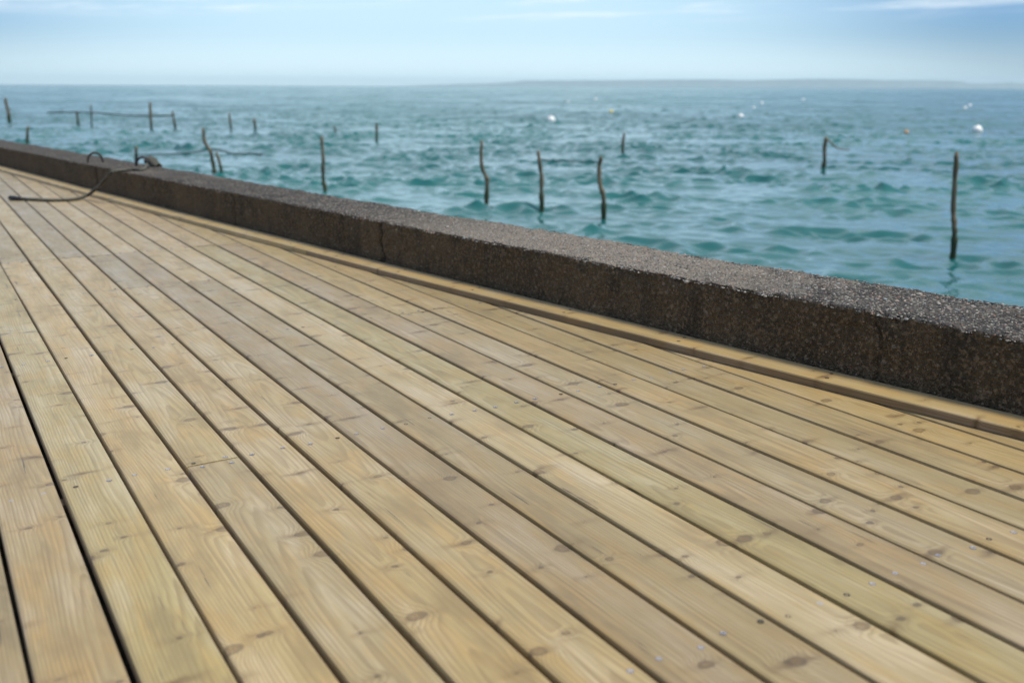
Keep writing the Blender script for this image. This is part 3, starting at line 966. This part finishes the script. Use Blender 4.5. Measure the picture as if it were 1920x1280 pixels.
net_line([(88, 211, 233), (115, 211, 234), (145, 210.5, 235), (172, 211.5, 238), (200, 213.5, 239), (240, 217, 240), (283, 217.5, 242), (327, 217, 241)],
         'slack dark net line strung along the four small far stakes on the left', 2.2)
net_line([(255, 291, 304), (290, 289.5, 309), (325, 289, 315), (360, 286.5, 320), (392, 281, 325), (420, 284, 331), (441, 289, 331), (470, 288, 330), (490, 290, 332)],
         'slack net line draped over the bent stake of the V shaped pair', 2.2)
net_line([(1013, 298, 398), (1030, 301.5, 400), (1060, 302, 404), (1095, 303.5, 408), (1127, 304, 412)],
         'dark net line strung between the two right hand stakes of the row of three', 2.0)

# ------------------------------------------------------------------ buoys
M_bw = simple('white_buoy', (0.80, 0.80, 0.78), 0.35, 0, 6.0, 0.06)
M_by = simple('yellow_buoy', (0.65, 0.52, 0.14), 0.4)
M_bo = simple('orange_buoy', (0.60, 0.32, 0.14), 0.4)
M_bt = simple('buoy_fitting', (0.05, 0.05, 0.05), 0.6)


def buoy(px, py, dia_px, mat, label, group):
    """py is the waterline; float drawn in below it, with a neck and an eye on top"""
    c = at_z(px, py, SEA_Z); dist = (c-CAM_W).length; r = dia_px/2/F_PX*dist
    prof_ = [(0.02, -1.0), (.38, -.92), (.70, -.70), (.92, -.36), (1.0, 0.0), (.94, .34), (.76, .64), (.50, .86), (.26, .97), (.20, 1.02), (.20, 1.12), (.02, 1.13)]
    seg = 18; V = []; Fc = []
    for (a, z) in prof_:
        for j in range(seg):
            th_ = 2*math.pi*j/seg; V.append((a*r*math.cos(th_), a*r*math.sin(th_), z*r))
    for k in range(len(prof_)-1):
        for j in range(seg): Fc.append((k*seg+j, k*seg+(j+1) % seg, (k+1)*seg+(j+1) % seg, (k+1)*seg+j))
    o = mesh_obj('mooring_buoy', V, Fc, mat)
    rr = random.Random(int(px))
    o.location = c+Vector((0, 0, r*0.38)); o.rotation_euler = (rr.uniform(-.35, .35), rr.uniform(-.35, .35), 0)
    tag(o, label, 'buoy', group)
    pts = [Vector((.17*r*math.cos(t_), 0, r*1.2+.17*r*math.sin(t_))) for t_ in np.linspace(-.6, math.pi+.6, 12)]
    V, Fc = tube(pts, [.05*r]*12, 6)
    mesh_obj('buoy_eye', V, Fc, M_bt, o)


GB = 'mooring buoys far out on the water'
buoy(1033, 229, 16, M_bw, 'large white buoy nearest the middle, beyond the row of three stakes', GB)
buoy(1389, 222, 11, M_bw, 'white buoy between the yellow buoy and the orange buoy', GB)
buoy(1832, 249, 17, M_bw, 'large white buoy on the right, above the tall brown stake', GB)
buoy(1809, 205, 6.5, M_bw, 'nearer of two touching little white buoys at the right', GB)
buoy(1818, 200, 6, M_bw, 'farther of two touching little white buoys at the right', GB)
buoy(1413, 204, 5.5, M_bw, 'left of two small white buoys beyond the middle white buoy', GB)
buoy(1428, 196, 6, M_bw, 'right and farther of two small white buoys beyond the middle white buoy', GB)
buoy(1065, 193, 5, M_bw, 'tiny white buoy far out, up and right of the large middle buoy', GB)
buoy(1117, 188, 5.5, M_bw, 'tiny white buoy close beyond the yellow buoy', GB)
buoy(1506, 189, 5, M_bw, 'tiny white buoy far out beyond the stake with the branch', GB)
buoy(1146, 212, 8, M_by, 'yellow buoy, the only yellow one on the water', GB)
buoy(1699, 250, 8, M_bo, 'orange buoy, the only orange one on the water', GB)

# ------------------------------------------------------------------ haze
hz_m = bpy.data.materials.new('sea_haze'); hz_m.use_nodes = True
hz = NT(hz_m.node_tree)
vol = hz.n('ShaderNodeVolumePrincipled', {'Color': rgb(0.76, 0.91, 1.0), 'Density': 0.000078, 'Anisotropy': 0.0})
hz.n('ShaderNodeOutputMaterial', {'Volume': vol.outputs[0]})
B, zb, zt = 17500.0, SEA_Z-4.0, 125.0
bv = [(-B, -B, zb), (B, -B, zb), (B, B, zb), (-B, B, zb), (-B, -B, zt), (B, -B, zt), (B, B, zt), (-B, B, zt)]
haze = mesh_obj('haze', bv, [(0, 3, 2, 1), (4, 5, 6, 7), (0, 1, 5, 4), (1, 2, 6, 5), (2, 3, 7, 6), (3, 0, 4, 7)], hz_m, smooth=False)
tag(haze, kind='stuff')
